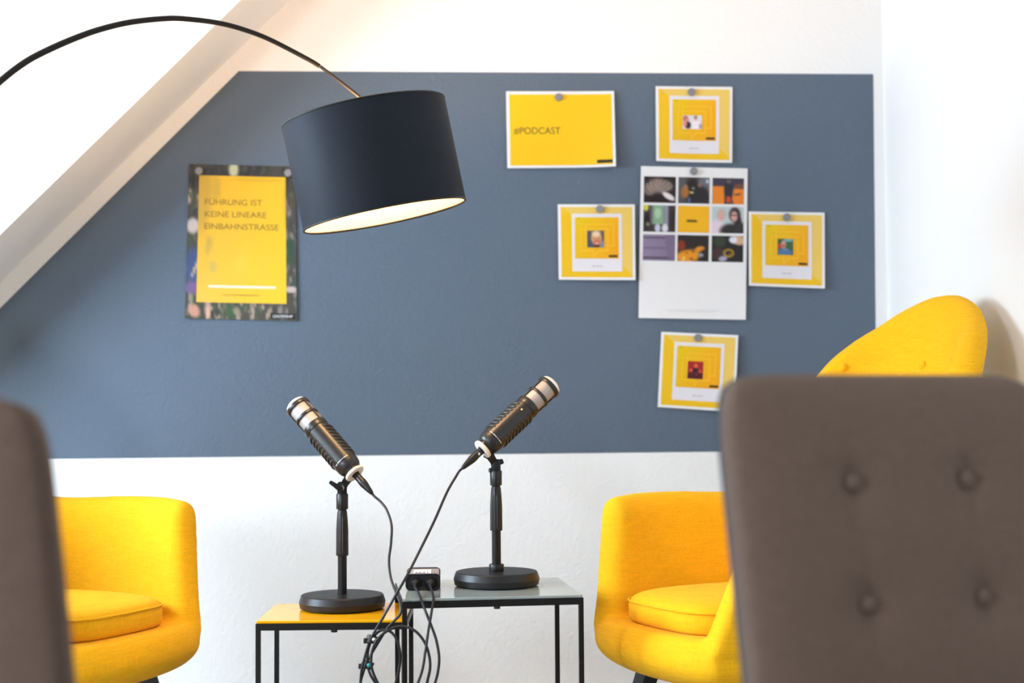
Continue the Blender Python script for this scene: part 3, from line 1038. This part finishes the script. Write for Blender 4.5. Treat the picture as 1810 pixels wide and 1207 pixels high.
def mic_stand(label, px, z0, grip0, grip1, col1, hinge, neck_to, lever, tall):
    d = 3.255
    # base centre
    c = at(px, 1000, d)
    loc = Vector((c.x, c.y, z0))
    t = thing('desk_mic_stand', label, 'microphone stand', loc)

    def zz(py):
        return at(px, py, d).z - z0
    obj('base', lathe([(0, 0), (.088, 0), (.092, .002), (.096, .004), (.0985, .0160), (.0985, .0170), (.0938, .0310), (.0925, .0325), (.0905, .033), (0, .033)], 72), M['black_iron'], t, True, 14)
    obj('pole', lathe([(0, .033), (.0104, .033), (.0104, zz(grip0)), (0, zz(grip0))], 24), M['black_metal'], t, True, 40)
    if tall:
        obj('locknut', lathe([(.0104, .033), (.0165, .033), (.0172, .035), (.0172, .047), (.016, .049), (.0104, .049)], 24), M['black_plastic'], t, True, 40)
    # ridged clutch grip
    g0, g1 = zz(grip0) - .001, zz(grip1)
    n = 36
    rg = []
    for k, (f, r) in enumerate(((0, .0135), (.012, .0142), (.07, .0142), (.55, .0140), (.78, .0128), (.97, .0112), (1, .0104))):
        z = g0 + (g1 - g0) * f
        rg.append([Vector(((r - (.0009 if i % 3 == 0 and .01 < f < .98 else 0)) * math.cos(2 * math.pi * i / n), (r - (.0009 if i % 3 == 0 and .01 < f < .98 else 0)) * math.sin(2 * math.pi * i / n), z)) for i in range(n)])
    obj('clutch', loft(rg), M['black_plastic'], t, True, 30)
    obj('collar_ring', lathe([(.006, g1), (.0098, g1), (.0098, g1 + .005), (.006, g1 + .005)], 20), M['black_metal'], t, True, 40)
    zc0, zc1 = g1 + .004, zz(col1)
    cl = bmesh.new()
    lathe([(0, zc0), (.0132, zc0), (.0137, zc0 + .002), (.0137, zc1 - .002), (.0128, zc1), (0, zc1)], 28, cl)
    zh = zz(hinge)
    # fork of the swivel
    for s in (-1, 1):
        bx(cl, 0, s * .0075, (zc1 + zh) / 2 + .004, .021, .0048, zh - zc1 + .018, .004)
    clo = obj('swivel_clip', cl, M['black_plastic'], t, True, 35)
    hp = loc + Vector((0, 0, zh))
    # tongue up to the microphone's rear ring
    nt_ = Vector(neck_to)
    dv = nt_ - hp
    nb = bmesh.new()
    yv = Vector((0, 1, 0))
    sd = dv.cross(yv).normalized()
    rr = []
    for f, hw in ((-.25, .007), (0, .0105), (.35, .0085), (.75, .0095), (1.0, .014), (1.08, .013)):
        p = hp + dv * f - loc
        rr.append([p + sd * hw + yv * .0045, p - sd * hw + yv * .0045, p - sd * hw - yv * .0045, p + sd * hw - yv * .0045])
    loft(rr, nb)
    obj('tongue', nb, M['black_plastic'], t, True, 35)
    # clamp screw
    sc_ = bmesh.new()
    lathe([(0, -.016), (.0055, -.016), (.0055, .014), (0, .014)], 16, sc_, axis_mtx(hp - loc, (0, -1, 0)))
    obj('screw', sc_, M['silver_plain'] if lever else M['black_plastic'], t, True, 40)
    lv = bmesh.new()
    if lever:
        p0, p1 = hp + Vector((-.004, -.017, -.001)) - loc, hp + Vector((-.026, -.021, .014)) - loc
        dd = (p1 - p0)
        s2 = dd.cross(yv).normalized()
        rr = []
        for f, hw, hy in ((-.25, .004, .004), (0, .007, .0045), (.5, .0052, .003), (.95, .0042, .0024), (1.05, .0028, .0015)):
            p = p0 + dd * f
            rr.append([p + s2 * hw + yv * hy, p - s2 * hw + yv * hy, p - s2 * hw - yv * hy, p + s2 * hw - yv * hy])
        loft(rr, lv)
    else:
        lathe([(0, 0), (.0055, 0), (.0065, .003), (.0055, .009), (0, .010)], 16, lv, axis_mtx(Vector((.008, -.002, zh + .006)), (1, -.25, .35)))
        lathe([(0, 0), (.005, 0), (.006, .002), (.005, .008), (0, .008)], 16, lv, axis_mtx(Vector((-.008, -.004, zh - .012)), (-1, -.4, .0)))
    obj('clamp_lever' if lever else 'clamp_knob', lv, M['black_plastic'], t, True, 35)
    return t


def microphone(label, rear, tip_px, away, mirror, plug=True):
    """rear: world point of the rear ring's centre; tip_px: pixel the axis points to"""
    v = (rgt * (tip_px[0]) + upv * (-tip_px[1])).normalized()
    axm = (v * math.cos(R(away)) + fwd * math.sin(R(away))).normalized()
    up = -fwd - axm * (-fwd).dot(axm)
    mtx = axis_mtx(rear, axm, up)          # local x faces the viewer
    t = bpy.data.objects.new('microphone', None)
    sc.collection.objects.link(t)
    t.matrix_world = mtx
    t.empty_display_size = .05
    tag(t, label, 'microphone')
    S_ = .98
    obj('mount_ring', lathe([(.010, 0), (.0212, 0), (.0230, .0012), (.0238, .004), (.0230, .0072), (.0212, .008), (.010, .008)], 48), M['ring'], t, True, 35)
    obj('neck', lathe([(0, .006), (.019, .006), (.0195, .009), (.019, .015), (0, .015)], 40), M['black_plastic'], t, True, 40)
    body = [(0, .012), (.018, .0125), (.0225, .015), (.0262, .021), (.0282, .030), (.0284, .0342), (.0278, .0346), (.0278, .0354), (.0284, .0358), (.0286, .142), (.0278, .1425), (.0278, .1438), (.0288, .1443),
            (.0294, .146), (.0294, .158), (.0286, .160), (.0262, .160)]
    obj('body', lathe(body, 64), M['mic_body'], t, True, 35)
    gr = obj('grille', lathe([(.0258, .158), (.0262, .160), (.0262, .218), (.0258, .220)], 64), M['silver'], t, True, 40)
    obj('cap', lathe([(.0278, .2255), (.0268, .2285), (.0240, .2335), (.0190, .2370), (.0110, .2388), (0, .2394)], 48), mat('pale_silver_cap', (.8, .79, .78), .35, .35) if 'cap' not in M else M['cap'], t, True)
    M['cap'] = bpy.data.materials['pale_silver_cap']
    for z0_, z1_ in ((.1835, .1905), (.2165, .2262)):
        obj('grille_band', lathe([(.0256, z0_), (.0290, z0_), (.0296, z0_ + .001), (.0296, z1_ - .001), (.0290, z1_), (.0256, z1_)], 64), M['mic_body'], t, True, 40)
    for a in (62, 118, -62, -118):
        bar = box(.0276, 0, .188, .0034, .0034, .062, .0006)
        bmesh.ops.rotate(bar, verts=bar.verts, cent=(0, 0, 0), matrix=Matrix.Rotation(R(a), 3, 'Z'))
        obj('grille_strut', bar, M['mic_body'], t)
    # slanted grip ribs on both flanks
    ribs = None
    for sd in (1, -1):
        for k in range(8):
            if ribs is None or sd != ribs[1]:
                pts, rad = [], []
                for q in range(17):
                    a = R(38 + 104 * q / 16) * sd
                    env = math.sin(math.pi * q / 16) ** .5
                    z = .006 * math.cos(math.pi * q / 16)
                    pts.append((math.cos(a) * .0280, math.sin(a) * .0280, z))
                    rad.append(.0006 + .0034 * env)
                ro = obj('rib', tube(pts, rad, 8), M['mic_body'], t, True)
                ribs = (ro, sd)
            else:
                ro = ribs[0].copy()
                sc.collection.objects.link(ro)
                ro.parent = t
            ro.location = (0, 0, .050 + .0112 * k)
    for sd in (1, -1):
        dots = bmesh.new()
        for k in range(7):
            a = R(33) * sd
            p = Vector((math.cos(a) * .02855, math.sin(a) * .02855, .056 + .0112 * k))
            lathe([(.0007, 0), (.0006, .0004), (0, .0005)], 8, dots, axis_mtx(p, (math.cos(a), math.sin(a), 0)))
        obj('vent_dots', dots, M['grey_ink'], t)
    # broken white line of printing round the rear
    mk = bmesh.new()
    for a0, a1 in ((-42, -26), (-22, 2), (6, 12), (16, 40)):
        for k in range(6):
            pass
        lathe([(.02862, .0385), (.02862, .0398)], 8, mk, None, R(a0), R(a1))
    obj('printed_line', mk, M['white_ink'], t)
    obj('badge_dot', lathe([(.0024, 0), (.0022, .0006), (0, .0008)], 16, mtx=axis_mtx((math.cos(R(mirror)) * .0286, math.sin(R(mirror)) * .0286, .128), (math.cos(R(mirror)), math.sin(R(mirror)), 0))), M['gold'], t, True)
    return t, axm


def atm(px, py, d=3.2):
    return at(px, py, d)


rear1 = atm(628.8, 838.5, 3.225)
rear2 = atm(851, 795.8, 3.225)
# stands first
st1 = mic_stand('black round based mic stand on the yellow table', 605, ZY, 981, 903, 873, 862, at(618, 842, 3.245), True, False)
st2 = mic_stand('black round based mic stand on the grey table', 877.6, ZG, 937, 861, 832, 822, at(864, 802, 3.245), False, True)
mic1, ax1 = microphone('black broadcast microphone with silver grille tilted to the upper left', rear1, (-665, -690), 22, -150, )
mic2, ax2 = microphone('black broadcast microphone with silver grille tilted to the upper right', rear2, (755, -690), 20, -12)


# ------------------------------------------------------------------ audio box on the grey table
bx_px = (716.6 + 778.7) / 2
bp_ = on_plane(bx_px, 1043.8, ZG)
fr_dir = cam_plan(.99, .05)
ib = thing('audio_interface', 'small black two input audio box with a white sticker on the grey table', 'audio box', (bp_.x, bp_.y, ZG), math.atan2(fr_dir.y, fr_dir.x))
wb = 62 / F_PX * 3.15
hb = .036


def rrect(w_, h_, r_, z0, y):
    pts = []
    for cx, cz, a in ((w_ / 2 - r_, r_, -90), (w_ / 2 - r_, h_ - r_ * .7, 0), (-w_ / 2 + r_, h_ - r_ * .7, 90), (-w_ / 2 + r_, r_, 180)):
        for k in range(5):
            an = R(a + 90 * k / 4)
            pts.append(Vector((cx + r_ * math.cos(an), y, z0 + cz + (r_ if cz < h_ / 2 else r_ * .7) * math.sin(an))))
    return pts


rg = [rrect(wb - .008, hb - .004, .010, .002, .004), rrect(wb, hb, .011, 0, .001), rrect(wb, hb, .011, 0, .016), rrect(wb - .003, hb - .001, .011, 0, .020)]
obj('front_bumper', loft(rg), M['rubber'], ib, True, 40)
obj('housing', box(0, .074, .0185, wb - .006, .110, .033, .003), M['tan_plate'], ib, True, 40)
rg = [rrect(wb - .003, hb - .001, .011, 0, .128), rrect(wb, hb, .011, 0, .131), rrect(wb, hb, .011, 0, .146), rrect(wb - .008, hb - .004, .010, .002, .149)]
obj('rear_bumper', loft(rg), M['rubber'], ib, True, 40)
st_ = obj('sticker', box(-.002, .064, .0354, .040, .075, .0005), M['paper'], ib)
lt = bmesh.new()
for k, (x, w2) in enumerate(((-.013, .006), (-.005, .008), (.004, .006), (.012, .003))):
    bx(lt, x - .002, .033, .0358, w2, .010, .0003)
    bx(lt, x - .002, .050, .0358, w2 * .6, .004, .0003)
obj('sticker_marks', lt, M['black_ink'], st_)
for x in (-.0168, .0168):
    obj('input_socket', lathe([(.0085, .004), (.0130, .004), (.0135, .0), (.0125, -.0015), (.0085, -.0015)], 28, mtx=axis_mtx((x, .001, .0175), (0, -1, 0)) @ Matrix.Scale(-1, 4, (0, 0, 1))), M['black_metal'], ib, True, 40)
obj('knob', lathe([(0, 0), (.0025, 0), (.002, .003), (0, .003)], 12, mtx=axis_mtx((0, .001, .021), (0, -1, 0))), M['black_metal'], ib)
ibm = Matrix.Translation(Vector((bp_.x, bp_.y, ZG))) @ Matrix.Rotation(math.atan2(fr_dir.y, fr_dir.x), 4, 'Z')
plugL, plugR = ibm @ Vector((-.0168, -.001, .0175)), ibm @ Vector((.0168, -.001, .0175))
pdir = (ibm.to_3x3() @ Vector((0, -1, 0)))


# ------------------------------------------------------------------ microphone cables
def cable(label, start, sdir, px_path, plug, pd, mic_plug_tab):
    """a cable from the microphone's rear plug through the coil to a plug in the audio box"""
    t = thing('microphone_cable', label, 'cable', (start.x, start.y, 0), 0, 'microphone cables')
    off = Vector((start.x, start.y, 0))
    p0 = start + sdir * .055
    pts = [p0, p0 + sdir * .012] + [at(*p) for p in px_path]
    q = plug + pd * .030
    pts += [q + pd * .012 + Vector((0, 0, -.004)), q]
    sp_ = spline(pts, 9)
    obj('cord', tube([p - off for p in sp_], .0029, 8), M['rubber'], t, True)
    pl = [(0, -.004), (.0078, -.004), (.0086, -.002), (.0086, .015), (.0092, .017), (.0094, .026), (.0086, .032), (.0064, .046), (.0046, .056), (.0032, .058), (0, .058)]
    c1 = obj('plug', lathe(pl, 28, mtx=Matrix.Translation(-off) @ axis_mtx(start, sdir)), M['black_plastic'], t, True, 40)
    if mic_plug_tab:
        obj('latch', box(*(start + sdir * .007 - fwd * .0084 + rgt * .003 - off), .004, .002, .006, .0006), M['silver_plain'], c1)
    pl = [(0, -.012), (.0090, -.012), (.0095, -.004), (.0095, .004), (.0085, .008), (.0050, .012), (.0044, .026), (.0032, .031), (0, .031)]
    pd2 = (pd + Vector((0, 0, -.10))).normalized()
    c2 = obj('plug', lathe(pl, 28, mtx=Matrix.Translation(-off) @ axis_mtx(plug, pd2)), M['black_plastic'], t, True, 40)
    return t, off


sd1, sd2 = -ax1, -ax2
pa = [(673, 887, 3.17), (684, 902, 3.15), (692, 928, 3.12), (691, 960, 3.10), (687.5, 992, 3.08), (691, 1022, 3.055), (700, 1047, 3.02), (708, 1068, 2.995), (708, 1084, 2.985), (695, 1099, 2.985), (682, 1114, 2.985), (667, 1138, 2.98), (654, 1160, 2.975),
      (644, 1182, 2.97), (637, 1215, 2.965), (650, 1250, 2.96), (682, 1245, 2.95), (700, 1205, 2.945), (707.5, 1165, 2.945), (703, 1135, 2.945), (691, 1117, 2.95), (674, 1114, 2.955), (660, 1126, 2.96), (651, 1148, 2.96), (650, 1175, 2.955), (659, 1200, 2.95),
      (690, 1240, 2.945), (735, 1245, 2.94), (765, 1215, 2.94), (776, 1172, 2.945), (772, 1135, 2.955), (762, 1105, 2.97), (750, 1075, 2.99), (741, 1051, 3.06)]
pb = [(806, 842, 3.15), (790, 870, 3.12), (768, 920, 3.08), (745, 967, 3.04), (720, 1016, 2.985), (697, 1056, 2.965), (676, 1093, 2.96), (656, 1128, 2.95), (645, 1160, 2.945), (638, 1195, 2.94), (642, 1240, 2.935), (690, 1275, 2.93), (740, 1245, 2.93),
      (757, 1197, 2.93), (760, 1168, 2.935), (752, 1138, 2.94), (735, 1116, 2.945), (713, 1107, 2.95), (690, 1112, 2.945), (668, 1129, 2.94), (657, 1155, 2.935), (660, 1190, 2.93), (690, 1240, 2.925), (722, 1238, 2.92), (744, 1192, 2.925), (752, 1150, 2.935), (757, 1115, 2.95),
      (763, 1080, 2.98), (766, 1055, 3.05)]
tA, offA = cable('black cable plugged into the left tilted microphone, coiled below', rear1 + sd1 * .004, sd1, pa, plugL, pdir, False)
tB, offB = cable('black cable plugged into the right tilted microphone, coiled below', rear2 + sd2 * .004, sd2, pb, plugR, pdir, True)


def strap(t, off, px, py, d, dot, m2):
    c = at(px, py, d) - off
    b = bmesh.new()
    mm_ = axis_mtx(c, Vector((.35, 0, .94)), (1, 0, 0))
    lathe([(.0085, -.007), (.0105, -.007), (.0105, .007), (.0085, .007), (.0085, -.007)], 20, b, mm_)
    bmesh.ops.scale(b, vec=(1.25, .8, 1), verts=b.verts, space=Matrix.Translation(-c))
    bx(b, c.x - .012, c.y - .004, c.z - .002, .012, .004, .011, .0015)
    so = obj('cable_tie', b, M['black_plastic'], t, True, 40)
    cc = c + Vector((.004, -.0095, .001))
    obj('tie_stud', lathe([(0, .004), (.0028, .0035), (.0042, .001), (.0042, -.002), (0, -.002)], 16, mtx=axis_mtx(cc, (0, -1, .2))), m2, so, True)


strap(tB, offB, 658, 1130, 2.95, True, M['silver_plain'])
strap(tA, offA, 649, 1175, 2.962, True, M['teal'])
